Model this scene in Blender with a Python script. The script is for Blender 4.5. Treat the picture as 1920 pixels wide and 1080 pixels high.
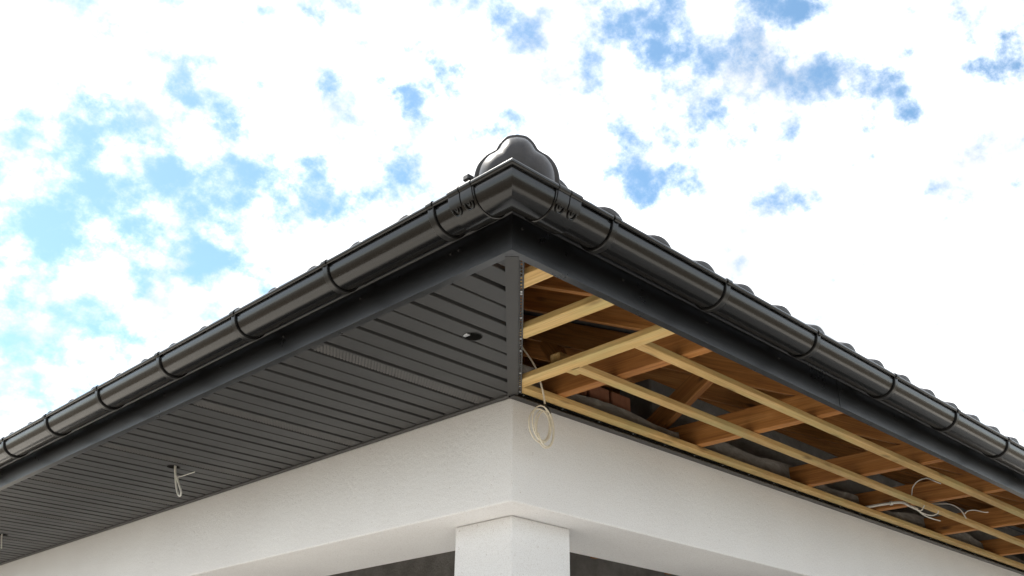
import bpy, bmesh, math, random
from mathutils import Vector, Matrix

random.seed(7)
scene = bpy.context.scene
for o in list(bpy.data.objects):
    bpy.data.objects.remove(o)
col = scene.collection
Z0 = 2.8            # height of the soffit plane above the ground

# ------------------------------------------------------------------ camera
cam_data = bpy.data.cameras.new('camera')
cam = bpy.data.objects.new('camera', cam_data)
col.objects.link(cam)
pitch, yaw, roll = 0.4525, 0.0074, 0.012
a = math.pi/4 + yaw
fw = Vector((math.cos(a), math.sin(a), 0)); rt = Vector((math.sin(a), -math.cos(a), 0)); up = Vector((0, 0, 1))
F = fw*math.cos(pitch) + up*math.sin(pitch)
U0 = up*math.cos(pitch) - fw*math.sin(pitch)
Rv = rt*math.cos(roll) + U0*math.sin(roll)
Uv = U0*math.cos(roll) - rt*math.sin(roll)
M = Matrix((Rv, Uv, -F)).transposed().to_4x4()
M.translation = Vector((-1.5718, -1.5980, Z0 - 1.2027))
cam.matrix_world = M
cam_data.sensor_width = 36.0
cam_data.lens = 1841.06/1920*36.0
cam_data.clip_start = 0.05
cam_data.clip_end = 5000
scene.camera = cam

# ------------------------------------------------------------------ sky
SUN_AZ = math.atan2(-0.30, 0.95)        # measured from +Y towards +X
SUN_EL = math.radians(57)
world = bpy.data.worlds.new('World')
scene.world = world
world.use_nodes = True
wt = world.node_tree
wt.nodes.clear()
WN, WL = wt.nodes, wt.links
def wn(t, **k):
    n = WN.new(t)
    for q, v in k.items(): setattr(n, q, v)
    return n
def wmath(op, x, y=None, z=None, clamp=False):
    n = wn('ShaderNodeMath', operation=op, use_clamp=clamp)
    for i, v in enumerate((x, y, z)):
        if v is None: continue
        if isinstance(v, (int, float)): n.inputs[i].default_value = v
        else: WL.new(v, n.inputs[i])
    return n.outputs[0]
sky = wn('ShaderNodeTexSky', sky_type='NISHITA')
sky.sun_disc = False
sky.sun_elevation = SUN_EL
sky.sun_rotation = SUN_AZ
sky.air_density = 1.0; sky.dust_density = 0.6; sky.ozone_density = 0.35
bg_sky = wn('ShaderNodeBackground')
bg_sky.inputs['Strength'].default_value = 0.106
tint = wn('ShaderNodeMix', data_type='RGBA', blend_type='MULTIPLY')
tint.inputs[0].default_value = 1.0; tint.inputs[7].default_value = (.90, 1.10, 1.08, 1)
WL.new(sky.outputs[0], tint.inputs[6]); WL.new(tint.outputs[2], bg_sky.inputs['Color'])
tc = wn('ShaderNodeTexCoord')
sep = wn('ShaderNodeSeparateXYZ'); WL.new(tc.outputs['Generated'], sep.inputs[0])
zc = wmath('ADD', wmath('MAXIMUM', sep.outputs[2], 0.0), 0.7)
comb = wn('ShaderNodeCombineXYZ')
WL.new(wmath('DIVIDE', sep.outputs[0], zc), comb.inputs[0])
WL.new(wmath('DIVIDE', sep.outputs[1], zc), comb.inputs[1])
def wnoise(scale, detail, rough, dist=0.0, off=(0, 0, 0), src=None):
    mp = wn('ShaderNodeMapping'); mp.inputs['Location'].default_value = off
    WL.new(src or comb.outputs[0], mp.inputs[0])
    n = wn('ShaderNodeTexNoise', noise_dimensions='3D')
    n.inputs['Scale'].default_value = scale; n.inputs['Detail'].default_value = detail
    n.inputs['Roughness'].default_value = rough; n.inputs['Distortion'].default_value = dist
    WL.new(mp.outputs[0], n.inputs['Vector'])
    return n
# ragged edges: the gaps in the cloud sheet are looked up through a warped coordinate
wv = wnoise(24, 6, .68, 0, (3.1, 7.7, 0))
vs = wn('ShaderNodeVectorMath', operation='SUBTRACT'); vs.inputs[1].default_value = (.5, .5, .5)
WL.new(wv.outputs['Color'], vs.inputs[0])
vm = wn('ShaderNodeVectorMath', operation='SCALE'); vm.inputs['Scale'].default_value = .07
WL.new(vs.outputs[0], vm.inputs[0])
va = wn('ShaderNodeVectorMath', operation='ADD')
WL.new(comb.outputs[0], va.inputs[0]); WL.new(vm.outputs[0], va.inputs[1])
flat = wn('ShaderNodeVectorMath', operation='MULTIPLY'); flat.inputs[1].default_value = (1, 1, 0)
WL.new(va.outputs[0], flat.inputs[0])
GAPS = [(0.237, 0.585, 0.015, 1), (0.289, 0.492, 0.01, 0.8), (0.313, 0.518, 0.01, 0.9), (0.375, 0.457, 0.021, 1), (0.375, 0.492, 0.014, 1), (0.446, 0.328, 0.023, 1.1), (0.469, 0.332, 0.016, 0.8), (0.504, 0.251, 0.023, 1), (0.519, 0.279, 0.02, 1), (0.557, 0.275, 0.018, 0.8), (0.568, 0.253, 0.024, 1.1), (0.554, 0.313, 0.023, 0.9), (0.55, 0.342, 0.024, 0.9), (0.543, 0.368, 0.02, 0.7), (0.599, 0.23, 0.016, 0.9), (0.619, 0.231, 0.02, 1), (0.62, 0.244, 0.015, 0.8), (0.629, 0.149, 0.013, 0.8), (0.554, 0.412, 0.028, 1.1), (0.55, 0.389, 0.018, 0.7), (0.632, 0.337, 0.019, 0.7), (0.21, 0.637, 0.014, 0.9), (0.234, 0.64, 0.021, 1), (0.2, 0.69, 0.025, 1), (0.173, 0.689, 0.016, 0.6), (0.283, 0.613, 0.014, 0.9), (0.307, 0.62, 0.023, 0.9), (0.359, 0.6, 0.022, 1), (0.386, 0.607, 0.021, 1), (0.406, 0.546, 0.016, 0.7), (0.213, 0.762, 0.048, 1), (0.249, 0.728, 0.049, 1.1), (0.279, 0.692, 0.04, 1), (0.318, 0.659, 0.036, 1), (0.329, 0.708, 0.028, 0.9), (0.146, 0.671, 0.013, 0.8), (0.288, 0.832, 0.054, 0.7), (0.247, 0.837, 0.033, 0.6), (0.316, 0.795, 0.035, 0.5), (0.248, 0.566, 0.008, 0.4), (0.283, 0.521, 0.007, 0.4), (0.406, 0.39, 0.016, 0.5), (0.496, 0.427, 0.013, 0.4), (0.377, 0.402, 0.016, 0.6), (0.502, 0.316, 0.016, 0.5), (0.44, 0.449, 0.013, 0.5), (0.281, 0.561, 0.007, 0.4), (0.688, 0.228, 0.025, 0.25), (0.617, 0.305, 0.026, 0.3), (0.405, 0.576, 0.023, 0.5), (0.247, 0.875, 0.029, 0.5)]
# the same kind of gaps elsewhere in the sky, so that it goes on all round
rg = random.Random(11)
for _ in range(16):
    x, y = rg.uniform(-1.2, 1.2), rg.uniform(-1.2, 1.2)
    if x > -.1 and y > -.1: continue
    GAPS.append((round(x, 2), round(y, 2), round(rg.uniform(.03, .10), 3), round(rg.uniform(.6, 1.1), 2)))
BANKS = [(.782, .333, .28, .42), (.639, .455, .13, .25), (.315, .555, .075, .25), (.417, .432, .065, .2), (.16, .632, .09, .25), (.427, .638, .09, .25), (-.5, .4, .3, .4), (.1, -.6, .3, .4), (-.6, -.5, .3, .4)]
tot = None
for gx, gy, gr, ga in GAPS:
    d = wn('ShaderNodeVectorMath', operation='DISTANCE'); d.inputs[1].default_value = (gx, gy, 0)
    WL.new(flat.outputs[0], d.inputs[0])
    mr = wn('ShaderNodeMapRange', interpolation_type='SMOOTHSTEP')
    mr.inputs['From Min'].default_value = gr*1.9; mr.inputs['From Max'].default_value = 0
    mr.inputs['To Min'].default_value = 0; mr.inputs['To Max'].default_value = ga
    WL.new(d.outputs['Value'], mr.inputs['Value'])
    tot = mr.outputs[0] if tot is None else wmath('MAXIMUM', tot, mr.outputs[0])
n1 = wnoise(26, 10, .62, .0, (1.3, 4.2, .3))
n2 = wnoise(5, 4, .5, 0, (8.3, 2.2, 1.3))
dens = wmath('MULTIPLY_ADD', wmath('SUBTRACT', n1.outputs['Fac'], .5), 2.6, .49)
dens = wmath('MULTIPLY_ADD', wmath('SUBTRACT', n2.outputs['Fac'], .5), .5, dens)
dens = wmath('SUBTRACT', dens, wmath('MULTIPLY', tot, .52))
for gx, gy, gr, ga in BANKS:            # thicker banks of cloud
    d = wn('ShaderNodeVectorMath', operation='DISTANCE'); d.inputs[1].default_value = (gx, gy, 0)
    WL.new(flat.outputs[0], d.inputs[0])
    mr = wn('ShaderNodeMapRange', interpolation_type='SMOOTHSTEP')
    mr.inputs['From Min'].default_value = gr; mr.inputs['From Max'].default_value = 0
    mr.inputs['To Min'].default_value = 0; mr.inputs['To Max'].default_value = ga
    WL.new(d.outputs['Value'], mr.inputs['Value'])
    dens = wmath('ADD', dens, mr.outputs[0])
cov = wn('ShaderNodeMapRange', interpolation_type='SMOOTHSTEP')
cov.inputs['From Min'].default_value = -.24; cov.inputs['From Max'].default_value = .80
WL.new(dens, cov.inputs['Value'])
bg_cloud = wn('ShaderNodeBackground')
n3 = wnoise(12, 6, .6, .0, (5.5, .7, 2.3))
ccr = wn('ShaderNodeValToRGB')
ccr.color_ramp.elements[0].position = .34; ccr.color_ramp.elements[0].color = (.43, .445, .46, 1)
ccr.color_ramp.elements[1].position = .64; ccr.color_ramp.elements[1].color = (1.0, 1.0, 1.0, 1)
WL.new(n3.outputs['Fac'], ccr.inputs[0])
WL.new(ccr.outputs[0], bg_cloud.inputs['Color'])
bg_cloud.inputs['Strength'].default_value = 1.2
mixw = wn('ShaderNodeMixShader')
WL.new(wmath('POWER', cov.outputs[0], 1.35), mixw.inputs[0]); WL.new(bg_sky.outputs[0], mixw.inputs[1]); WL.new(bg_cloud.outputs[0], mixw.inputs[2])
wout = wn('ShaderNodeOutputWorld'); WL.new(mixw.outputs[0], wout.inputs[0])
world.cycles.sampling_method = 'MANUAL'
world.cycles.sample_map_resolution = 1024

# ------------------------------------------------------------------ sun
sd = bpy.data.lights.new('sun', 'SUN')
sd.energy = 5.0; sd.angle = math.radians(0.6); sd.color = (1.0, .95, .87)
sun = bpy.data.objects.new('sun', sd); col.objects.link(sun)
to_sun = Vector((math.sin(SUN_AZ)*math.cos(SUN_EL), math.cos(SUN_AZ)*math.cos(SUN_EL), math.sin(SUN_EL)))
sun.rotation_euler = to_sun.to_track_quat('Z', 'Y').to_euler()
sun.location = (-6, 10, 14)

# ------------------------------------------------------------------ exposure
scene.render.engine = 'CYCLES'
scene.view_settings.view_transform = 'Standard'
scene.view_settings.look = 'None'
scene.view_settings.exposure = 0.98
scene.view_settings.gamma = 1.0
scene.view_settings.use_curve_mapping = False

# ------------------------------------------------------------------ materials
class NT:
    def __init__(s, name):
        s.m = bpy.data.materials.new(name); s.m.use_nodes = True
        s.t = s.m.node_tree; s.b = s.t.nodes['Principled BSDF']
    def n(s, t, **k):
        x = s.t.nodes.new(t)
        for q, v in k.items(): setattr(x, q, v)
        return x
    def l(s, p, q): s.t.links.new(p, q)
    def coords(s, scale=(1, 1, 1), rnd=True):
        tcn = s.n('ShaderNodeTexCoord'); mp = s.n('ShaderNodeMapping')
        mp.inputs['Scale'].default_value = scale
        if rnd:
            oi = s.n('ShaderNodeObjectInfo'); cx = s.n('ShaderNodeVectorMath', operation='SCALE')
            cb = s.n('ShaderNodeCombineXYZ')
            s.l(oi.outputs['Random'], cb.inputs[0]); s.l(oi.outputs['Random'], cb.inputs[1])
            cx.inputs['Scale'].default_value = 37.0
            s.l(cb.outputs[0], cx.inputs[0])
            ad = s.n('ShaderNodeVectorMath', operation='ADD')
            s.l(tcn.outputs['Object'], ad.inputs[0]); s.l(cx.outputs[0], ad.inputs[1])
            s.l(ad.outputs[0], mp.inputs[0])
        else:
            s.l(tcn.outputs['Object'], mp.inputs[0])
        return mp.outputs[0]
    def noise(s, vec, scale, detail=4, rough=.5, dist=0):
        x = s.n('ShaderNodeTexNoise')
        x.inputs['Scale'].default_value = scale; x.inputs['Detail'].default_value = detail
        x.inputs['Roughness'].default_value = rough; x.inputs['Distortion'].default_value = dist
        s.l(vec, x.inputs['Vector']); return x.outputs['Fac']
    def ramp(s, fac, stops):
        x = s.n('ShaderNodeValToRGB'); e = x.color_ramp.elements
        e[0].position, e[0].color = stops[0][0], (*stops[0][1], 1)
        e[1].position, e[1].color = stops[-1][0], (*stops[-1][1], 1)
        for p, c in stops[1:-1]:
            q = e.new(p); q.color = (*c, 1)
        s.l(fac, x.inputs[0]); return x.outputs[0]
    def mix(s, fac, c1, c2, mode='MIX'):
        x = s.n('ShaderNodeMix', data_type='RGBA', blend_type=mode)
        for sock, v in ((x.inputs[0], fac), (x.inputs[6], c1), (x.inputs[7], c2)):
            if isinstance(v, (int, float)): sock.default_value = v
            elif isinstance(v, tuple): sock.default_value = (*v, 1)
            else: s.l(v, sock)
        return x.outputs[2]
    def maprange(s, v, a, b, c, d):
        x = s.n('ShaderNodeMapRange')
        for i, q in zip((1, 2, 3, 4), (a, b, c, d)): x.inputs[i].default_value = q
        s.l(v, x.inputs[0]); return x.outputs[0]
    def bump(s, h, strength, dist=.002):
        x = s.n('ShaderNodeBump'); x.inputs['Strength'].default_value = strength
        x.inputs['Distance'].default_value = dist
        s.l(h, x.inputs['Height']); s.l(x.outputs[0], s.b.inputs['Normal'])
    def base(s, c):
        if isinstance(c, tuple): s.b.inputs['Base Color'].default_value = (*c, 1)
        else: s.l(c, s.b.inputs['Base Color'])
    def rough(s, r):
        if isinstance(r, (int, float)): s.b.inputs['Roughness'].default_value = r
        else: s.l(r, s.b.inputs['Roughness'])

def mat_plaster():
    t = NT('white_plaster'); v = t.coords(rnd=False)
    big = t.noise(v, 1.7, 5, .55); fine = t.noise(v, 330, 3, .6); mid = t.noise(v, 60, 4, .6)
    c = t.ramp(big, [(.3, (.79, .79, .80)), (.7, (.855, .86, .87))])
    sp = t.ramp(mid, [(.26, (.72, .68, .65)), (.34, (1, 1, 1))])
    c = t.mix(1.0, c, sp, 'MULTIPLY')
    g2 = t.noise(v, 240, 3, .6)
    gr = t.ramp(g2, [(.32, (.74, .72, .70)), (.52, (1, 1, 1))])
    c = t.mix(.6, c, gr, 'MULTIPLY')
    t.base(c); t.rough(.9)
    h = t.n('ShaderNodeMath', operation='ADD'); t.l(fine, h.inputs[0]); t.l(mid, h.inputs[1])
    t.bump(h.outputs[0], .55, .0035); return t.m
def mat_gutter():
    t = NT('black_gutter_plastic'); v = t.coords(rnd=False)
    n = t.noise(v, 14, 5, .6); d = t.noise(v, 240, 2, .5)
    spk = t.ramp(d, [(.73, (0, 0, 0)), (.78, (1, 1, 1))])
    c = t.mix(spk, (.0035, .0033, .0032), (.05, .048, .045))
    t.base(c); t.rough(t.maprange(n, .3, .7, .19, .25)); t.b.inputs['IOR'].default_value = 1.46; t.b.inputs['Coat Weight'].default_value = .15; t.b.inputs['Coat Roughness'].default_value = .10
    t.bump(t.noise(v, 30, 2, .5), .06, .002); return t.m
def mat_steel(name, c, r0, r1, spec=.5):
    t = NT(name); v = t.coords(); n = t.noise(v, 6, 6, .6); f = t.noise(v, 420, 2, .5)
    t.base(t.mix(t.maprange(n, .3, .7, 0, 1), tuple(q*.86 for q in c), tuple(q*1.12 for q in c)))
    t.rough(t.maprange(n, .3, .7, r0, r1)); t.b.inputs['Specular IOR Level'].default_value = spec
    t.bump(f, .05, .001); return t.m
def mat_soffit():
    t = NT('charcoal_soffit_steel'); v = t.coords(rnd=False)
    oi = t.n('ShaderNodeObjectInfo')
    n = t.noise(v, 4, 6, .6); f = t.noise(v, 500, 2, .5)
    c = t.mix(t.maprange(n, .3, .7, 0, 1), (.036, .0362, .037), (.044, .0443, .0452))
    c = t.mix(t.maprange(oi.outputs['Random'], 0, 1, 0, .35), c, (.030, .0302, .031))
    t.base(c); t.rough(t.maprange(n, .3, .7, .42, .56)); t.bump(f, .06, .001); return t.m
def mat_wood(name, stops, knots=.30, green=None):
    t = NT(name)
    v = t.coords((1.2, 22, 22)); vb = t.coords((1, 3, 3)); ve = t.coords((3, 90, 90))
    g = t.noise(v, 1.6, 6, .62, 1.2); f = t.noise(ve, 2.0, 4, .6)
    c = t.ramp(g, stops)
    c = t.mix(.75, c, t.ramp(f, [(.3, (.62, .58, .52)), (.62, (1, 1, 1))]), 'MULTIPLY')
    bl = t.noise(vb, 2.4, 3, .5)
    c = t.mix(.6, c, t.ramp(bl, [(.32, (.66, .60, .55)), (.62, (1.06, 1.04, 1.0))]), 'MULTIPLY')
    if green:
        gm = t.noise(t.coords((.8, 4, 4)), 3.1, 3, .5)
        c = t.mix(t.maprange(gm, .45, .75, 0, .75), c, green)
    if knots:
        vk = t.coords((2.6, 9, 9)); vo = t.n('ShaderNodeTexVoronoi'); vo.inputs['Scale'].default_value = 1.35
        t.l(vk, vo.inputs['Vector'])
        k = t.maprange(vo.outputs['Distance'], .07, .19, .9, 0)
        c = t.mix(k, c, tuple(q*knots for q in stops[0][1]))
    oi = t.n('ShaderNodeObjectInfo')
    c = t.mix(t.maprange(oi.outputs['Random'], 0, 1, 0, .4), c, t.mix(1.0, c, (.74, .70, .66), 'MULTIPLY'))
    t.base(c); t.rough(.68); t.bump(g, .25, .002); return t.m
def mat_concrete():
    t = NT('grey_concrete'); v = t.coords(rnd=False)
    n = t.noise(v, 5, 8, .65); f = t.noise(v, 60, 4, .6)
    c = t.ramp(n, [(.3, (.13, .126, .122)), (.5, (.18, .176, .17)), (.72, (.27, .265, .255))])
    t.base(c); t.rough(.95); t.bump(f, .7, .008); return t.m
def mat_mortar():
    t = NT('smeared_plaster_concrete'); v = t.coords((1, 1, 2), rnd=False)
    n = t.noise(v, 9, 8, .7, .6); f = t.noise(v, 70, 4, .6)
    c = t.ramp(n, [(.34, (.19, .18, .17)), (.52, (.27, .26, .245)), (.62, (.36, .345, .33)), (.76, (.60, .58, .55))])
    t.base(c); t.rough(.95); t.bump(f, .4, .004); return t.m
def mat_tile():
    t = NT('brown_black_roof_tile'); v = t.coords(); n = t.noise(v, 9, 6, .6); f = t.noise(v, 160, 3, .6)
    t.base(t.mix(t.maprange(n, .3, .7, 0, 1), (.018, .0155, .0155), (.032, .0275, .0275)))
    t.rough(t.maprange(n, .3, .7, .36, .48)); t.bump(f, .10, .002); return t.m
def mat_flat(name, c, r, spec=.5, metal=0):
    t = NT(name); v = t.coords(); n = t.noise(v, 35, 4, .6)
    t.base(t.mix(t.maprange(n, .3, .7, 0, 1), tuple(q*.85 for q in c), tuple(min(1, q*1.1) for q in c)))
    t.rough(r); t.b.inputs['Specular IOR Level'].default_value = spec; t.b.inputs['Metallic'].default_value = metal
    return t.m
def mat_ground():
    t = NT('sandy_ground'); v = t.coords(rnd=False)
    n = t.noise(v, .35, 8, .6); f = t.noise(v, 18, 6, .65)
    c = t.ramp(n, [(.3, (.055, .048, .030)), (.5, (.09, .070, .046)), (.7, (.14, .11, .075))])
    c = t.mix(.5, c, t.ramp(f, [(.3, (.6, .58, .55)), (.6, (1, 1, 1))]), 'MULTIPLY')
    t.base(c); t.rough(.95); t.bump(f, .8, .03); return t.m
MP = mat_plaster(); MG = mat_gutter()
MF = mat_steel('charcoal_fascia_steel', (.0075, .0078, .0088), .27, .31, 1.0)
MGB = mat_steel('black_bracket_plastic', (.009, .0085, .008), .26, .36)
MS = mat_soffit()
MT = mat_steel('charcoal_trim_steel', (.045, .0445, .0445), .42, .55)
MB_ = mat_wood('brown_treated_timber', [(.25, (.27, .105, .026)), (.5, (.50, .215, .056)), (.75, (.64, .32, .105))])
MBL = mat_wood('pale_sawn_pine', [(.25, (.54, .345, .12)), (.5, (.70, .48, .20)), (.75, (.78, .58, .30))], green=(.46, .42, .18), knots=.42)
MV = mat_steel('edge_highlight_soffit_steel', (.10, .098, .096), .40, .5)  # paler than the boards: louvre edge highlights put into the colour
MC = mat_concrete(); MM = mat_mortar(); MTI = mat_tile()
MU = mat_flat('grey_roof_membrane', (.085, .086, .09), .8)
MW = mat_flat('white_cable_sheath', (.68, .66, .61), .45)
MCR = mat_flat('cream_cable_sheath', (.72, .66, .54), .45)
MK = mat_flat('black_tape', (.012, .012, .012), .5)
MZ = mat_flat('galvanised_steel', (.55, .56, .57), .35, metal=1)
MSC = mat_flat('dark_screw_head', (.012, .012, .013), .4)
MBR = mat_flat('red_brown_brick', (.26, .11, .06), .9)
MGR = mat_ground()
def mat_bounce_apron():  # pale surface of the added light-bouncing apron
    t = NT('pale_bounce_gravel'); v = t.coords(rnd=False)
    n = t.noise(v, .8, 8, .6); f = t.noise(v, 45, 5, .65)
    c = t.ramp(n, [(.3, (.45, .425, .385)), (.7, (.585, .56, .52))])
    c = t.mix(.5, c, t.ramp(f, [(.3, (.65, .63, .6)), (.6, (1, 1, 1))]), 'MULTIPLY')
    t.base(c); t.rough(.95); t.bump(f, .8, .02); return t.m
MPA = mat_bounce_apron()
MDF = mat_flat('reflection_dark_screed', (.10, .095, .088), .9)  # dark tone of the added floor, mutes reflections in the gutter

# ------------------------------------------------------------------ helpers
def link(name, me, mat, parent=None, label=None, kind=None, smooth=None, loc=None):
    o = bpy.data.objects.new(name, me)
    if mat and not me.materials: me.materials.append(mat)
    if smooth is not None:
        for p in me.polygons: p.use_smooth = True
        me.set_sharp_from_angle(angle=math.radians(smooth))
    col.objects.link(o)
    if parent: o.parent = parent
    if label: o['label'] = label
    if kind: o['kind'] = kind
    if loc: o.location = loc
    return o
def mesh(name, verts, faces):
    me = bpy.data.meshes.new(name); me.from_pydata([tuple(v) for v in verts], [], faces); me.update()
    bm = bmesh.new(); bm.from_mesh(me); bmesh.ops.recalc_face_normals(bm, faces=bm.faces); bm.to_mesh(me); bm.free()
    return me
class Geo:
    def __init__(s): s.v, s.f = [], []
    def add(s, vs, fs):
        k = len(s.v); s.v += [Vector(q) for q in vs]; s.f += [tuple(i+k for i in q) for q in fs]; return s
    def box(s, x0, x1, y0, y1, z0, z1):
        return s.add([(x0,y0,z0),(x1,y0,z0),(x1,y1,z0),(x0,y1,z0),(x0,y0,z1),(x1,y0,z1),(x1,y1,z1),(x0,y1,z1)],
                     [(0,3,2,1),(4,5,6,7),(0,1,5,4),(1,2,6,5),(2,3,7,6),(3,0,4,7)])
    def rings(s, rings, closed=True, caps=True):
        n = len(rings[0]); k = len(s.v); fs = []
        for i in range(len(rings)-1):
            for j in range(n if closed else n-1):
                j2 = (j+1) % n
                fs.append((i*n+j, i*n+j2, (i+1)*n+j2, (i+1)*n+j))
        if caps and closed:
            fs.append(tuple(range(n-1, -1, -1))); fs.append(tuple((len(rings)-1)*n+j for j in range(n)))
        return s.add([q for r in rings for q in r], fs)
    def tube(s, pts, r, n=8):
        pts = [Vector(p) for p in pts]; rs = []; ref = None
        for i, p in enumerate(pts):
            t = (pts[min(i+1, len(pts)-1)] - pts[max(i-1, 0)]).normalized()
            if ref is None:
                ref = Vector((0, 0, 1)) if abs(t.z) < .9 else Vector((1, 0, 0))
            u = (ref - t*ref.dot(t)).normalized(); w = t.cross(u); ref = u
            rs.append([p + (u*math.cos(2*math.pi*j/n) + w*math.sin(2*math.pi*j/n))*r for j in range(n)])
        return s.rings(rs)
    def bevel(s, w, seg=1):
        s.bv = (w, seg); return s
    def me(s, name):
        m = mesh(name, s.v, s.f)
        if hasattr(s, 'bv'):
            bm = bmesh.new(); bm.from_mesh(m)
            bmesh.ops.bevel(bm, geom=[e for e in bm.edges if e.is_manifold and e.calc_face_angle(0) > .4], offset=s.bv[0], segments=s.bv[1], affect='EDGES', profile=.5)
            bm.to_mesh(m); bm.free()
        return m
def spline(pts, n=8):
    pts = [Vector(p) for p in pts]; q = [pts[0]*2-pts[1]] + pts + [pts[-1]*2-pts[-2]]; out = []
    for i in range(1, len(q)-2):
        for k in range(n):
            t = k/n; p0, p1, p2, p3 = q[i-1:i+3]
            out.append(.5*((2*p1) + (p2-p0)*t + (2*p0-5*p1+4*p2-p3)*t*t + (3*p1-p0-3*p2+p3)*t**3))
    return out + [pts[-1]]
def timber(name, p0, p1, w, h, mat, parent, upv=(0, 0, 1), label=None, plumb=None):
    """sawn timber from p0 to p1 (centre line): width w sideways, depth h along upv; grain runs along local X"""
    p0, p1 = Vector(p0), Vector(p1); d = p1-p0; L = d.length; x = d.normalized(); u = Vector(upv)
    z = (u - x*u.dot(x)).normalized(); y = z.cross(x)
    g = Geo().box(0, L, -w/2, w/2, -h/2, h/2)
    if plumb is not None:      # plumb cut at the foot
        s = plumb*h/2
        for v in g.v:
            v.x += s*(1 if v.z > 0 else -1)*-1
    o = link(name, g.bevel(.002).me(name), mat, parent, label)
    m = Matrix((x, y, z)).transposed().to_4x4(); m.translation = p0
    o.matrix_world = m
    return o
def at(p): return Vector((p[0], p[1], p[2]+Z0))

# ------------------------------------------------------------------ ground
gm = mesh('ground', [(-400, -400, 0), (400, -400, 0), (400, 400, 0), (-400, 400, 0)], [(0, 1, 2, 3)])
link('ground', gm, MGR, kind='structure')
# unseen pale gravel apron, added to bounce light up under the eaves
ap = [(-2.6, -3.6), (14, -3.6), (14, 14), (-2.6, 14)]
link('bounce_apron', mesh('bounce_apron', [(x, y, .06) for x, y in ap] + [(x, y, -.05) for x, y in ap], [(0, 1, 2, 3), (0, 4, 5, 1), (1, 5, 6, 2), (2, 6, 7, 3), (3, 7, 4, 0)]), MPA, kind='structure')

fl_ = [(.8, .8), (11.2, .8), (11.2, 11.2), (.8, 11.2)]  # unseen floor slab, added to darken what the gutter underside reflects
link('added_porch_floor', mesh('added_porch_floor', [(x, y, .13) for x, y in fl_] + [(x, y, 0) for x, y in fl_], [(0, 1, 2, 3), (0, 4, 5, 1), (1, 5, 6, 2), (2, 6, 7, 3), (3, 7, 4, 0)]), MDF, kind='structure')

# ------------------------------------------------------------------ house
house = bpy.data.objects.new('house', None); col.objects.link(house)
house.empty_display_size = .5
house['label'] = 'white plastered house corner with black gutters and half finished eaves'
house['category'] = 'house'
END = 11.2
PITCH = .46
# --- plastered beam running round the corner
OV = .80; BI = 1.26; BB = -.3815
g = Geo()
out = [(OV, OV), (OV, END), (BI, END), (BI, BI), (END, BI), (END, OV)]
vs = [(x, y, Z0+BB) for x, y in out] + [(x, y, Z0) for x, y in out]
fs = [(0, 1, 2, 3), (0, 3, 4, 5), (6, 7, 8, 9), (6, 9, 10, 11)] + [(i, (i+1) % 6, (i+1) % 6+6, i+6) for i in range(6)]
g.add(vs, fs)
m = g.me('wall_beam')
bm = bmesh.new(); bm.from_mesh(m)
ed = [e for e in bm.edges if e.is_manifold and e.calc_face_angle(0) > .4]
bmesh.ops.bevel(bm, geom=ed, offset=.007, segments=3, affect='EDGES', profile=.5)
bm.to_mesh(m); bm.free()
link('wall_beam', m, MP, house, 'white plastered beam carried on the corner pillar', smooth=50)
# --- pillars
def pillar(x, y):
    gg = Geo().box(x, x+.318, y, y+.306, 0, Z0+BB-.001).bevel(.007, 3)
    link('pillar', gg.me('pillar'), MP, house, smooth=50)
pillar(.945, .945); pillar(.945, 10.9); pillar(10.9, .945)
# --- grey unplastered wall plate above the beam
def plate(axis):
    n = 260; L0, L1 = OV+.012, END; rs = []
    rr = random.Random(3+axis)
    prof = []
    for i in range(n+1):
        s = L0+(L1-L0)*i/n
        h = .125 + .018*math.sin(s*3.1)+.012*math.sin(s*9.3+1)+rr.uniform(-.003, .003)
        d = rr.uniform(-.001, .001)
        ring = [(s, OV+.010+d, .001), (s, OV+.0085+rr.uniform(-.001, .001), h*.5), (s, OV+.013+d, h), (s, OV+.20, h+.01), (s, OV+.20, .001)]
        rs.append([at(q if axis == 0 else (q[1], q[0], q[2])) for q in ring])
    return Geo().rings(rs)
link('wall_plate', plate(0).me('wall_plate'), MM, house, 'rough grey masonry above the beam smeared with plaster', smooth=40)
link('wall_plate', plate(1).me('wall_plate'), MM, house, smooth=40)
# --- masonry core of the house behind the porch
CW = 2.75
link('core_wall', Geo().box(CW, END, CW, END, 0, Z0+.95).bevel(.01).me('core_wall'), MC, house, 'dark grey masonry wall seen behind the beam')

# masonry upstand that closes the roof void behind the open eaves
link('attic_wall', Geo().box(1.96, END, 1.05, 1.24, Z0+.012, Z0+.455).bevel(.008).me('attic_wall'), MC, house, 'grey block wall closing the roof void between the trusses')
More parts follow.
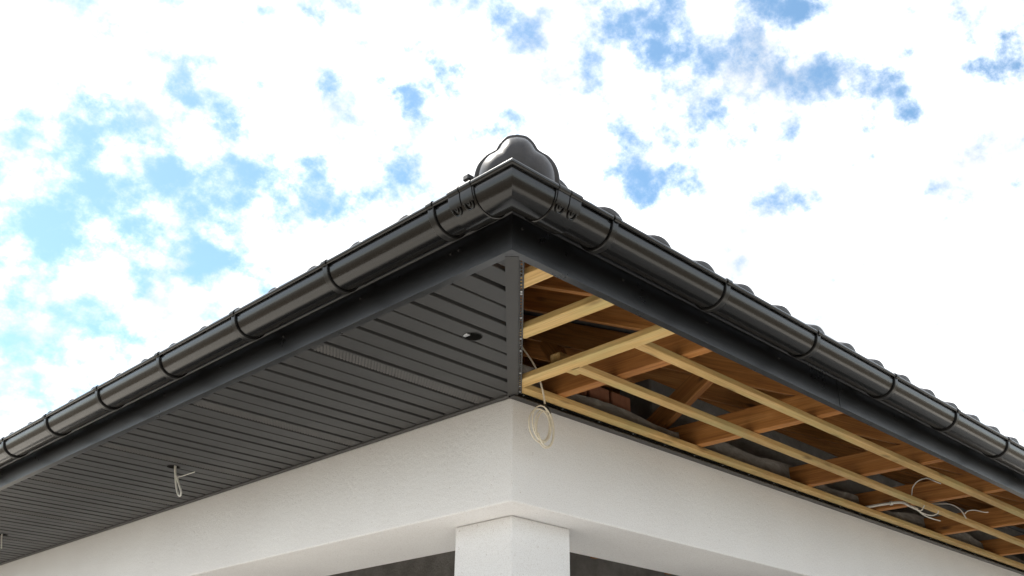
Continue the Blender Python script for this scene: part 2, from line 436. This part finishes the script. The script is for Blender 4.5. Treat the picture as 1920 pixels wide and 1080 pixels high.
# --- roof membrane (pyramid hip) and tiles
RB = .165
def roof_sheet():
    S = 12.0; ap = S/2; e = -.015
    z0 = RB+PITCH*e
    vs = [(e, e, z0), (S-e, e, z0), (S-e, S-e, z0), (e, S-e, z0), (ap, ap, RB+PITCH*ap)]
    v2 = [(x, y, z+.012) for x, y, z in vs]
    fs = [(0, 1, 4), (1, 2, 4), (2, 3, 4), (3, 0, 4)]
    return Geo().add([at(q) for q in vs+v2], fs + [tuple(i+5 for i in f) for f in fs] + [(0, 1, 6, 5), (1, 2, 7, 6), (2, 3, 8, 7), (3, 0, 5, 8)])
roof = link('roof', roof_sheet().me('roof'), MU, house, 'tiled hip roof showing only its eaves course above the gutter')
TP = .2315
def tile_mesh():
    n = 18; top = []
    for i in range(n+1):
        s = -.122 + .244*i/n
        b = max(0, 1-(s/.072)**2)
        h = .043*b**.62 + (.010 if s < -.105 else 0)
        top.append((s, h))
    th = .011; L = .36; rs = []
    prof = top + [(s*.985, h-th) for s, h in reversed(top)]
    for y, sc in ((0, .80), (.004, .97), (.012, 1), (L, 1)):
        rs.append([(s, y, (h-.016)*sc+.016*sc) for s, h in prof])
    return Geo().rings(rs).me('roof_tile')
tm = tile_mesh(); tm.materials.append(MTI)
for p in tm.polygons: p.use_smooth = True
tm.set_sharp_from_angle(angle=math.radians(50))
sl = math.atan(PITCH)
def tile_at(axis, s, row):
    inward = -.050 + row*.305*math.cos(sl)
    z = (.1985 if axis == 0 else .1875) + PITCH*(inward+.05)
    if axis == 0:
        mt = Matrix.Translation(at((s, inward, z))) @ Matrix.Rotation(sl-.035, 4, 'X')
    else:
        mt = Matrix.Translation(at((inward, s, z))) @ Matrix.Rotation(-math.pi/2, 4, 'Z') @ Matrix.Rotation(sl-.035, 4, 'X')
    lo = s-.122; hi_in = inward+.35
    if s+.122 < inward: return
    me = tm
    if lo < hi_in+.02:          # cut along the hip
        bm = bmesh.new(); bm.from_mesh(tm); bm.transform(mt)
        nrm = Vector((-1, 1, 0)) if axis == 0 else Vector((1, -1, 0))
        bmesh.ops.bisect_plane(bm, geom=bm.verts[:]+bm.edges[:]+bm.faces[:], plane_co=Vector((0, 0, 0)), plane_no=nrm, clear_outer=True)
        if len(bm.faces) < 4: bm.free(); return
        bm.transform(mt.inverted()); me = bpy.data.meshes.new('roof_tile'); bm.to_mesh(me); bm.free()
        me.materials.clear(); me.materials.append(MTI)
    o = link('roof_tile', me, None, roof); o.matrix_world = mt
for axis, s0 in ((0, .345), (1, .385)):
    for row in range(3):
        for k in range(-1, 40):
            s = s0 + k*TP
            if s > 9.6: break
            tile_at(axis, s, row)
# --- hip tiles: three-lobed section, the first one with a domed end
TRI = spline([(0, .120), (.026, .115), (.045, .098), (.056, .080), (.068, .071), (.086, .060), (.103, .039), (.112, .014), (.115, -.012), (.115, -.035)][::1] and
             [Vector((x, y, 0)) for x, y in ((0, .120), (.026, .115), (.045, .098), (.056, .080), (.068, .071), (.086, .060), (.103, .039), (.112, .014), (.115, -.012), (.115, -.035))], 4)
half = [(p.x, p.y) for p in TRI]
outline = [(-x, y) for x, y in reversed(half[1:])] + half
hd = Vector((1, 1, PITCH)).normalized(); hs = Vector((1, -1, 0)).normalized(); hu = hs.cross(hd); hu = hu if hu.z > 0 else -hu
def hip_pt(base, t, s, h): return base + hd*t + hs*s + hu*h
def scaled(k, c=(0, .0)): return [(c[0]+(x-c[0])*k, c[1]+(y-c[1])*k) for x, y in outline]
HB = at((-.022, -.038, .193))
g = Geo(); rs = []
for i in range(9):                               # domed front
    q = i/8; t = .010 - .085*math.sin(q*math.pi/2)
    k = .885*max(.0, math.cos(q*math.pi/2))**.5
    if i == 8: k = .02
    rs.append([hip_pt(HB, t, x, y) for x, y in scaled(k, (0, -.01))])
g.rings(rs[::-1], closed=False, caps=False)
start = g
rs = []
for t, k in ((.011, .80), (.011, .965), (.0135, .99), (.020, 1.0), (.40, 1.0)):
    rs.append([hip_pt(HB, t, x, y) for x, y in scaled(k)])
start.rings(rs, closed=False, caps=False)
link('hip_end_tile', start.me('hip_end_tile'), MTI, roof, 'dark three-lobed hip end tile sitting above the gutter corner', smooth=60)
for k in range(5):
    rs = []; b = HB + hd*(.34+k*.36) + hu*.004*(k % 2)
    for t, kk in ((.0, 1.0), (0, 1.05), (.41, 1.0)):
        rs.append([hip_pt(b, t, x, y) for x, y in scaled(kk)])
    link('hip_tile', Geo().rings(rs, closed=False, caps=False).me('hip_tile'), MTI, roof, smooth=60)
link('eaves_comb', Geo().box(-.046, -.016, .128, .152, Z0+.250, Z0+.268).bevel(.003).me('eaves_comb'), MK, roof)

# --- fascia boards
def eave(axis, s, o, z):
    """point s along an eave, o outwards from the fascia face, z above the soffit"""
    return at((s, -o, z)) if axis == 0 else at((-o, s, z))
LIP = .026
def fascia_run(axis, s0, s1, proud=0.0):
    t = .0012
    prof = [(0+proud, 0), (0+proud, .106), (.007+proud, .108), (.007+proud, .175), (-.02, .175), (-.02, .012), (-LIP, .0005), (-LIP, -.0022), (0+proud, -.0022)]
    rs = []
    for s, mit in ((s0, s0 == 0), (s1, False)):
        rs.append([eave(axis, (-o if mit else s), o, z) for o, z in prof])
    return Geo().rings(rs)
SEAM = 1.708
fl = link('fascia', fascia_run(1, 0, 12).me('fascia'), MF, house, 'black steel fascia above the closed soffit', smooth=30)
fr = link('fascia', fascia_run(0, 0, SEAM-.0003).me('fascia'), MF, house, 'black steel fascia next to the corner above the open eaves', smooth=30)
fr2 = link('fascia', fascia_run(0, SEAM, 12, .0014).me('fascia'), MF, house, 'black steel fascia overlapping at a seam above the open eaves', smooth=30)
# corner cover: a narrow folded strip
cv = Geo(); w = .011
cv.add([eave(1, w, .0012, z) for z in (.0005, .105)] + [eave(1, -.0012, .0012, z) for z in (.0005, .105)] + [eave(0, w*.4, .0012, z) for z in (.0005, .105)],
       [(0, 2, 3, 1), (2, 4, 5, 3)])
link('corner_strip', cv.me('corner_strip'), MF, fl)
def screw_mesh(r=.0045, h=.0028):
    rs = []
    for z, k in ((0, 1.0), (h*.6, 1.0), (h, .55)):
        rs.append([(r*k*math.cos(2*math.pi*j/10), r*k*math.sin(2*math.pi*j/10), z) for j in range(10)])
    return Geo().rings(rs).me('screw')
sm = screw_mesh(); sm.materials.append(MSC)
def screw(axis, s, z, parent, o=0.0):
    ob = link('screw', sm, None, parent)
    ob.matrix_world = Matrix.Translation(eave(axis, s, o, z)) @ (Matrix.Rotation(math.pi/2, 4, 'X') if axis == 0 else Matrix.Rotation(-math.pi/2, 4, 'Y'))
for s in (.209, .242, .655, 1.075, 1.483, 1.90, 2.33, 2.744, 3.162, 3.577, 4.0):
    screw(1, s, .075 - .003*s, fl)
for s in (.038, .456, .877, 1.30): screw(0, s, .074, fr)
for s in (1.74, 2.16, 2.58, 3.0, 3.42, 3.84): screw(0, s, .072, fr2, .0014)

# --- gutters
GC, GR, GZ = .0840, .0570, .1210
def arc_profile(r, th, a0=0, a1=180, rise=.013, n=22):
    """half-round channel: outer wall from the front rim round to the back, then back along the inside"""
    outer = [(GC+r, GZ+rise)] + [(GC+r*math.cos(math.radians(a0+(a1-a0)*i/n)), GZ-r*math.sin(math.radians(a0+(a1-a0)*i/n))) for i in range(n+1)] + [(GC-r, GZ+rise+.004)]
    ri = r-th
    inner = [(GC+(x-GC)*ri/r, GZ+(z-GZ)*ri/r if z < GZ else z) for x, z in outer]
    return outer + inner[::-1]
def bead_profile(r=.0072, n=12, off=0.0):
    return [(GC+GR+.0055+off+r*math.cos(2*math.pi*j/n), GZ+.0100+r*math.sin(2*math.pi*j/n)) for j in range(n)]
def straight(axis, prof, s0, s1): return [[eave(axis, s, o, z) for o, z in prof] for s in (s0, s1)]
def gutter_run(axis, s0, s1):
    gg = Geo()
    gg.rings(straight(axis, arc_profile(GR, .0025), s0, s1)); gg.rings(straight(axis, bead_profile(), s0, s1))
    return gg
gl = link('gutter', gutter_run(1, .035, 12.05).me('gutter'), MG, house, 'glossy black half round gutter above the closed soffit', smooth=40)
gr_ = link('gutter', gutter_run(0, .055, 12.05).me('gutter'), MG, house, 'glossy black half round gutter above the open eaves', smooth=40)
def corner_rings(prof, s1, s2):
    return [[eave(1, s1, o, z) for o, z in prof], [at((-o, -o, z)) for o, z in prof], [eave(0, s2, o, z) for o, z in prof]]
g = Geo(); g.rings(corner_rings(arc_profile(GR+.0028, .0045), .045, .065)); g.rings(corner_rings(bead_profile(.0085, off=.001), .045, .065))
gc = link('gutter_corner', g.me('gutter_corner'), MG, house, 'glossy black mitred gutter angle at the tip of the eaves', smooth=38)
def band(axis, s0, s1, r, th, a0, a1, rise=.013, bev=.0015):
    p = arc_profile(r, th, a0, a1, rise)
    p2 = arc_profile(r-bev, th-bev, a0, a1, rise)
    rs = [[eave(axis, s0, o, z) for o, z in p2], [eave(axis, s0+bev, o, z) for o, z in p], [eave(axis, s1-bev, o, z) for o, z in p], [eave(axis, s1, o, z) for o, z in p2]]
    return Geo().rings(rs)
def hook(gg, axis, s0, s1, grow=.003, drop=.0):
    """clip that folds over the front bead"""
    c0, z0 = GC+GR+.0055, GZ+.0100; r = .0072+grow
    pr = [(c0+r*math.cos(math.radians(q)), z0+r*math.sin(math.radians(q))) for q in range(-60, 161, 20)]
    pi = [(c0+(r-.004)*math.cos(math.radians(q)), z0+(r-.004)*math.sin(math.radians(q))) for q in range(160, -61, -20)]
    gg.rings(straight(axis, pr+pi, s0, s1))
def bracket(axis, s, parent):
    w = .011
    gg = band(axis, s-w, s+w, GR+.0066, .0062, 0, 178, .004)
    hook(gg, axis, s-w, s+w, .0035)
    gg.rings(straight(axis, [(.0075, .112), (.012, .112), (.024, .128), (.024, .150), (.0075, .150)], s-w, s+w))   # back plate on the fascia
    link('gutter_bracket', gg.me('gutter_bracket'), MGB, parent, smooth=40)
for s in (.160, .640, 1.160, 1.685, 2.20, 2.71, 3.20, 3.72, 4.24, 4.76, 5.28): bracket(1, s, gl)
for s in (.250, .785, 1.325, 1.895, 2.445, 2.985, 3.52, 4.06, 4.6, 5.1): bracket(0, s, gr_)
def connector(axis, s0, s1, sgn):
    gg = band(axis, s0, s1, GR+.0070, .0042, 6, 176, .003, .002)
    link_ = link('gutter_connector', gg.me('gutter_connector'), MG, gc, smooth=40)
    mid = s0+(s1-s0)*.5; rr = GR+.0070
    def on(s, ang, k=.0): return eave(axis, s, GC+(rr+k)*math.cos(math.radians(ang)), GZ-(rr+k)*math.sin(math.radians(ang)))
    for (b0, b1) in ((s0+.003, mid-.002), (mid+.002, s1-.003)):
        cg = Geo(); hook(cg, axis, b0, b1, .004)
        rs = []
        for ang in range(-4, 36, 4):
            rs.append([on(b0, ang, .0), on(b0, ang, .0026), on(b1, ang, .0026), on(b1, ang, .0)])
        cg.rings(rs)
        # moulded snap tongue: raised loop on the lower end of the clip
        c = (b0+b1)/2; hw = (b1-b0)*.30
        pts = [on(c-hw, 30, .003), on(c-hw, 40, .003), on(c-hw*.6, 47, .003), on(c, 49, .003), on(c+hw*.6, 47, .003), on(c+hw, 40, .003), on(c+hw, 30, .003)]
        cg.tube(spline(pts, 4), .0022, 6)
        cg.tube(spline([on(c-hw*.4, 28, .003), on(c-hw*.1, 40, .003), on(c+hw*.4, 33, .003)], 4), .0018, 6)
        link('connector_clip', cg.me('connector_clip'), MGB, link_ if False else gc, smooth=40)
connector(1, -.006, .088, 1); connector(0, .014, .108, 1)

# ------------------------------------------------------------------ closed soffit
BP, G0 = .0866, .099           # board pitch, first groove
WX = OV-.004
# frame: wall trim and backing, boards hang below it
g = Geo()
poly = [(LIP, LIP+.01), (WX, WX), (WX, 11.5), (LIP, 11.5)]
g.add([at((x, y, .0265)) for x, y in poly] + [at((x, y, .0295)) for x, y in poly], [(0, 1, 2, 3), (4, 5, 6, 7), (0, 1, 5, 4), (1, 2, 6, 5), (2, 3, 7, 6), (3, 0, 4, 7)])
soffit = link('soffit', g.me('soffit'), MS, house, 'charcoal steel soffit of narrow grooved boards')
def board_mesh(gl_, gr__, L, half=None):
    """boards run along local X; local Y is 0..BP between groove centres"""
    y0, y1 = gl_/2, BP-gr__/2; e = .0016
    prof = [(.0004, .0125), (y0, .0055), (y0+e*.3, .0035), (y0+e, .0022), (y1-e, .0022), (y1-e*.3, .0035), (y1, .0055), (BP-.0004, .0125)]
    prof = [(gl_*.32, .0128), (y0-.0006, .0258), (y0, .0040), (y0+e, .0022), (y1-e, .0022), (y1, .0040), (y1+.0006, .0258), (BP-gr__*.32, .0128)][1:7]
    rs = [[(x, y, z) for y, z in prof] for x in (0, L)]
    return Geo().rings(rs).me('soffit_board')
def gw(k): return .0100 if k % 3 == 2 else .0200
full = {}
HOLES = [(.327, .502, .031), (.412, 2.596, .030), (.436, 4.74, .030)]
L = WX-.016-LIP+.004
boards = []
VENTS = {10, 19, 28, 37, 46, 55}
for k in range(0, 84):
    ya = G0+(k-1)*BP
    key = (gw((k-1) % 3), gw(k % 3))
    if key not in full:
        full[key] = board_mesh(*key, L); full[key].materials.append(MS)
    me = full[key]; x0 = LIP-.002
    loc = at((x0, ya, 0))
    if ya < WX+.02:
        bm = bmesh.new(); bm.from_mesh(me); bm.transform(Matrix.Translation((x0, ya, 0)))
        bmesh.ops.bisect_plane(bm, geom=bm.verts[:]+bm.edges[:]+bm.faces[:], plane_co=(0, 0.004, 0), plane_no=(1, -1, 0), clear_outer=True)
        if len(bm.faces) < 3: bm.free(); continue
        bm.transform(Matrix.Translation((-x0, -ya, 0))); me = bpy.data.meshes.new('soffit_board'); bm.to_mesh(me); bm.free()
        if not me.materials: me.materials.append(MS)
    o = link('soffit_board', me, None, soffit, loc=loc)
    if k in VENTS: o['label'] = 'soffit board with a perforated ventilation strip'
    boards.append((k, ya, o))
# real round holes cut through the boards and the backing
def cut(obj, holes):
    me = obj.data.copy(); obj.data = me
    cg = Geo()
    for hx, hy, hr in holes:
        cg.rings([[(hx+hr*math.cos(2*math.pi*j/40), hy+hr*math.sin(2*math.pi*j/40), z) for j in range(40)] for z in (Z0-.05, Z0+.05)])
    cu = bpy.data.objects.new('cutter', cg.me('cutter')); col.objects.link(cu)
    md = obj.modifiers.new('b', 'BOOLEAN'); md.object = cu; md.operation = 'DIFFERENCE'; md.solver = 'EXACT'
    bpy.context.view_layer.update()
    dg = bpy.context.evaluated_depsgraph_get()
    nm = bpy.data.meshes.new_from_object(obj.evaluated_get(dg))
    obj.modifiers.clear(); obj.data = nm
    if not nm.materials: nm.materials.append(MS)
    bpy.data.objects.remove(cu)
cut(soffit, HOLES)
for k, ya, o in boards:
    hs_ = [h for h in HOLES if h[1]+h[2] > ya and h[1]-h[2] < ya+BP]
    if hs_: cut(o, hs_)
# perforated strips: rows of small louvres on the vented boards
def louvre_mesh():
    gg = Geo()
    for i in range(7):
        y = .016 + i*.0092
        n = 56
        for j in range(n):
            x = .020 + (L-.05)*j/(n-1) + (.0055 if i % 2 else 0)
            gg.add([(x, y, .0024), (x+.0085, y, .0024), (x+.0085, y+.0052, .0004), (x, y+.0052, .0004), (x+.0085, y+.0052, .0024), (x, y+.0052, .0024)],
                   [(0, 1, 2, 3), (3, 2, 4, 5), (0, 3, 5), (1, 4, 2)])
    return gg.me('vent_louvres')
lm = louvre_mesh(); lm.materials.append(MV)
for k, ya, o in boards:
    if k in VENTS:
        link('vent_louvres', lm, None, soffit, kind='stuff', loc=at((LIP-.002, ya, 0)))
# rims of the light openings, with added black sleeves painting in their inner shade
for i, (hx, hy, hr) in enumerate(HOLES):
    rs = []
    for rr, z in ((hr*.6, .062), (hr-.0012, .050), (hr-.0012, .0012), (hr+.0016, .0010), (hr+.0018, .0020)):
        rs.append([at((hx+rr*math.cos(2*math.pi*j/40), hy+rr*math.sin(2*math.pi*j/40), z)) for j in range(40)])
    link('light_opening', Geo().rings(rs, caps=False).me('light_opening'), MK, soffit, smooth=40)
link('spring_clip', Geo().box(.300, .316, .500, .524, Z0+.002, Z0+.013).bevel(.001).me('spring_clip'), MZ, soffit)
# trims
g = Geo()
g.add([at(q) for q in [(OV-.024, OV-.02, -.0035), (OV-.0006, OV-.0006, -.0035), (OV-.0006, 11.5, -.0035), (OV-.024, 11.5, -.0035)]] +
      [at(q) for q in [(OV-.024, OV-.02, .010), (OV-.0006, OV-.0006, .010), (OV-.0006, 11.5, .010), (OV-.024, 11.5, .010)]],
      [(0, 1, 2, 3), (0, 1, 5, 4), (1, 2, 6, 5), (2, 3, 7, 6), (3, 0, 4, 7), (4, 5, 6, 7)])
link('wall_trim', g.me('wall_trim'), MT, house, 'charcoal trim where the closed soffit meets the wall')
# diagonal trim with a perforated nailing flange
dd = Vector((1, 1, 0)).normalized(); dn = Vector((1, -1, 0)).normalized()
def dg_(t, n, z): return at(dd*t + dn*n + Vector((0, 0, z)))
t0, t1 = .027*math.sqrt(2), (OV-.012)*math.sqrt(2)
prof = [(-.018, -.0030), (.019, -.0030), (.0195, .012), (-.018, .0015)]
diag = link('corner_trim', Geo().rings([[dg_(t, n, z) for n, z in prof] for t in (t0, t1)]).me('corner_trim'), MT, house, 'charcoal strip along the diagonal between closed and open soffit')
def flange(fn, a0, a1, n0, n1, z, pitch, gap):
    gg = Geo(); th = .0012
    def bar(u0, u1, v0, v1):
        gg.add([fn(u0, v0, z), fn(u1, v0, z), fn(u1, v1, z), fn(u0, v1, z), fn(u0, v0, z+th), fn(u1, v0, z+th), fn(u1, v1, z+th), fn(u0, v1, z+th)],
               [(0,3,2,1),(4,5,6,7),(0,1,5,4),(1,2,6,5),(2,3,7,6),(3,0,4,7)])
    w = n1-n0
    bar(a0, a1, n0, n0+w*.30); bar(a0, a1, n1-w*.36, n1)
    u = a0
    while u < a1-pitch:
        bar(u, u+pitch-gap, n0+w*.30, n1-w*.36); u += pitch
    return gg
fl_d = link('nailing_flange', flange(dg_, t0+.02, t1, .0195, .0335, .003, .021, .012).me('nailing_flange'), MT, diag)
def tiny_screws(parent, spots):
    for p in spots:
        ob = link('screw', smw, None, parent); ob.matrix_world = Matrix.Translation(p) @ Matrix.Rotation(math.pi, 4, 'X')
smw = screw_mesh(.0042, .003); smw.materials.append(MZ)
tiny_screws(fl_d, [dg_(t, .027, .0028) for t in (.26, .275, .44, .60, .70, .90, 1.03, 1.085)])
# wall trim with flange under the open eaves
def rj(u, v, z): return at((u, OV-v, z))
prof = [(.0006, -.011), (.029, -.008), (.029, -.006), (.003, -.008), (.003, .0055), (.0006, .0055)]
wt2 = link('wall_trim', Geo().rings([[rj(u, v, z) for v, z in prof] for u in (OV-.02, 11.5)]).me('wall_trim'), MF, house, 'black channel trim along the wall under the open eaves')
fr_w = link('nailing_flange', flange(rj, OV-.02, 7.0, .003, .036, .0055, .042, .016).me('nailing_flange'), MF, wt2)
tiny_screws(fr_w, [rj(OV+.03+i*.21, .026, .0053) for i in range(20)])

# ------------------------------------------------------------------ open eaves: battens
BH = .022
def cross_batten(x, y0, y1, w, tilt=0):
    timber('batten', at((x-tilt, y1, .0058+BH/2)), at((x, y0, .0058+BH/2)), w, BH, MBL, house, label=None)
bt = []
cross_batten(.170, .012, .155, .062); cross_batten(.430, .012, .405, .062); cross_batten(.722, .012, .720, .060, -.022)
timber('batten', at((.755, .182, .0058+BH/2)), at((7.5, .182, .0058+BH/2)), .041, BH, MBL, house)
timber('batten', at((.757, .462, .0058+BH/2)), at((7.5, .466, .0058+BH/2)), .042, BH, MBL, house)
timber('batten', at((.775, OV-.052, .0082+BH/2)), at((7.5, OV-.052, .0082+BH/2)), .050, BH, MBL, house)
timber('timber_offcut', at((.735, .530, .0300+.022)), at((.86, .524, .0300+.022)), .046, .044, MBL, house, label='short pale timber block lying on the long cross batten')
link('packing_piece', Geo().box(.735, .765, .195, .245, Z0+.0302, Z0+.043).bevel(.003).me('packing_piece'), MP, house)

# ------------------------------------------------------------------ roof trusses
CZ0, CZ1 = .0305, .134
def rz(y): return .0196+PITCH*y          # underside of the rafters
RD = .128
def nail_plate(parent, x, y, z, w, h, rotx):
    n = link('nail_plate', Geo().box(-.0008, .0008, -w/2, w/2, -h/2, h/2).me('nail_plate'), MZ2, parent)
    n.matrix_world = Matrix.Translation(at((x, y, z))) @ Matrix.Rotation(rotx, 4, 'X')
def mat_plate():
    t = NT('punched_nail_plate'); v = t.coords()
    vo = t.n('ShaderNodeTexVoronoi'); vo.inputs['Scale'].default_value = 110; t.l(v, vo.inputs['Vector'])
    t.base(t.ramp(vo.outputs['Distance'], [(.18, (.03, .03, .03)), (.4, (.24, .245, .25))])); t.rough(.5); t.b.inputs['Metallic'].default_value = .8
    return t.m
MZ2 = mat_plate()
TW = .045
def truss(xr, first=False):
    x = xr - TW/2
    tr = bpy.data.objects.new('roof_truss', None); col.objects.link(tr); tr.parent = house
    yend = min(x-.05, 5.9)
    if yend > 2.6: yc = 2.72
    else: yc = max(yend, .80)
    timber('bottom_chord', at((x, .030, (CZ0+CZ1)/2)), at((x, max(yc, .86), (CZ0+CZ1)/2)), TW, CZ1-CZ0, MB_, tr)
    y0, y1 = .028, max(yend, .3)
    c = RD/2/math.cos(math.atan(PITCH)) 
    timber('rafter', at((x, y0, rz(y0)+c)), at((x, y1, rz(y1)+c)), TW-.002, RD*.96, MB_, tr, plumb=-PITCH)
    if 1.2 < yend < 2.2:
        # webs set between chord and rafter
        timber('web', at((x, 1.10, CZ1-.05)), at((x, .66, rz(.66)+.02)), TW-.004, .09, MB_, tr, upv=(0, 1, 0))
        if yend > 1.7:
            timber('web', at((x, 1.14, CZ1-.05)), at((x, 1.62, rz(1.62)+.02)), TW-.004, .09, MB_, tr, upv=(0, 1, 0))
        for px in (x-TW/2-.001,):
            nail_plate(tr, px, 1.12, CZ1-.045, .15, .08, 0)
    return tr
TX = [1.005, 1.875, 2.780, 3.480, 4.28, 5.13, 6.0, 6.9]
for i, xr in enumerate(TX): truss(xr)
# hip rafter and jack rafters of the other slope
c = RD/2/math.cos(math.atan(PITCH))
timber('hip_rafter', at((.05, .05, rz(.05)+.045)), at((5.9, 5.9, rz(5.9)+.045)), .06, .16, MB_, house)
timber('jack_rafter', at((.52, .03, rz(.03)+c)), at((.52, .47, rz(.47)+c)), TW, RD*.96, MB_, house)
for y in (.56, 3.66, 4.53, 5.4):
    timber('jack_rafter', at((.03, y, rz(.03)+c)), at((min(y-.05, 5.8), y, rz(min(y-.05, 5.8))+c)), TW, RD*.96, MB_, house)
    if y > 1: timber('jack_tie', at((.04, y+.047, .09)), at((min(y-.03, 2.7), y+.047, .09)), TW, .10, MB_, house)
# a few bricks bedded on the wall plate between the trusses
for i, x in enumerate((1.16, 1.30, 1.44)):
    b = link('brick', Geo().box(x, x+.125, OV+.06, OV+.18, Z0+.142, Z0+.205).bevel(.004).me('brick'), MBR, house)

# ------------------------------------------------------------------ cables (hung from or lying in the eaves)
def cable(name, label, pts, r, mat, extra=()):
    gg = Geo(); gg.tube([at(p) for p in spline(pts, 8)], r, 8)
    for e, rr in extra: gg.tube([at(p) for p in spline(e, 8)], rr, 8)
    o = link(name, gg.me(name), mat, None, label, smooth=60); o['category'] = 'cable'
    return o
# coil at the corner
cy = .70
loops = []
def coil(cx, cz, rx, rz_, turns, ph, wob):
    out = []
    n = int(28*turns)
    for i in range(n+1):
        q = 2*math.pi*i/28 + ph; k = i/28
        out.append((cx+wob*math.sin(k*2.1)+(rx+.006*math.sin(k*3.7))*math.sin(q), cy-.006+.010*math.sin(k*2.6), cz+(rz_+.006*math.cos(k*2.9))*math.cos(q)-.004*k))
    return out
tie = (.868, cy, -.052)
lead = [(.735, cy+.03, .20), (.776, cy+.02, .154), (.826, cy+.01, .096), (.850, cy, .021), (.862, cy, -.02), tie]
gg = Geo(); gg.tube([at(p) for p in spline(lead, 8)], .0033, 8)
gg.tube([at(p) for p in coil(.838, -.116, .052, .064, 2.2, .35, .004)], .0026, 8)
gg.tube([at(p) for p in coil(.858, -.124, .043, .070, 1.7, .05, .012)], .0026, 8)
gg.tube([at(p) for p in coil(.846, -.112, .033, .058, 1.0, .2, .008)], .0026, 8)
o = link('cable_coil', gg.me('cable_coil'), MCR, None, 'cream cable hanging at the corner, wound into a taped coil', smooth=60); o['category'] = 'cable'
link('tape', Geo().tube([at((.856, cy-.002, -.044)), at((.874, cy-.002, -.056)), at((.884, cy-.002, -.070))], .0085, 8).me('tape'), MK, o, smooth=50)
# cable doubled back in a loop out of the middle soffit opening
hx, hy = .412, 2.58
cable('hanging_cable', 'white cable hanging in a narrow loop from the middle soffit opening',
      [(hx, hy+.01, .07), (hx, hy, 0), (hx, hy-.02, -.05), (hx, hy-.045, -.10), (hx, hy-.075, -.140), (hx, hy-.098, -.150), (hx, hy-.100, -.133), (hx, hy-.078, -.105), (hx, hy-.040, -.060), (hx, hy-.016, -.03), (hx, hy+.004, .03)], .0042, MW,
      [([(hx, hy-.02, -.055), (hx, hy-.09, -.060), (hx, hy-.20, -.062)], .0018)])
cable('hanging_cable', 'short white cable end hanging from the soffit opening farthest from the corner',
      [(.43, 4.74, .07), (.43, 4.735, 0), (.43, 4.71, -.05), (.43, 4.69, -.085)], .0042, MW)
# cables among the trusses on the open side
gg = Geo(); gg.tube([at(p) for p in spline([(3.36, .86, .040), (3.36, .758, .036), (3.36, .634, .036), (3.36, .548, .030), (3.37, .51, .006), (3.385, .480, -.014)], 8)], .0070, 10)
for e in ([(3.385, .485, -.012), (3.43, .475, -.034), (3.47, .450, -.050), (3.50, .425, -.060)], [(3.38, .490, -.010), (3.42, .475, -.026), (3.46, .448, -.036), (3.48, .425, -.026), (3.485, .418, -.012)], [(3.375, .50, .0), (3.39, .47, -.02), (3.40, .45, .006)]):
    gg.tube([at(p) for p in spline(e, 8)], .0031, 8)
for s in (.60, .605): gg.tube([at((3.36, s-.004, .034)), at((3.36, s+.004, .034))], .0105, 10)
o = link('conduit', gg.me('conduit'), MW, None, 'white conduit with three loose wire ends poking out under the battens', smooth=60); o['category'] = 'cable'
cable('looped_cable', 'thin white cable arching up in front of a truss above the conduit',
      [(3.30, .470, .020), (3.30, .463, .045), (3.30, .451, .080), (3.30, .420, .106), (3.30, .373, .112), (3.31, .345, .095), (3.33, .32, .08)], .0028, MW)
cable('loose_cable', 'white cable curving down between two trusses, end bare',
      [(3.56, .55, .06), (3.60, .473, .052), (3.60, .402, .040), (3.60, .354, .005), (3.60, .331, -.045)], .0030, MW)
cable('loose_cable', 'short white cable lying level beside the curving one',
      [(3.60, .334, -.022), (3.60, .318, -.010), (3.60, .285, -.010), (3.61, .24, -.026), (3.62, .225, -.027)], .0026, MW)
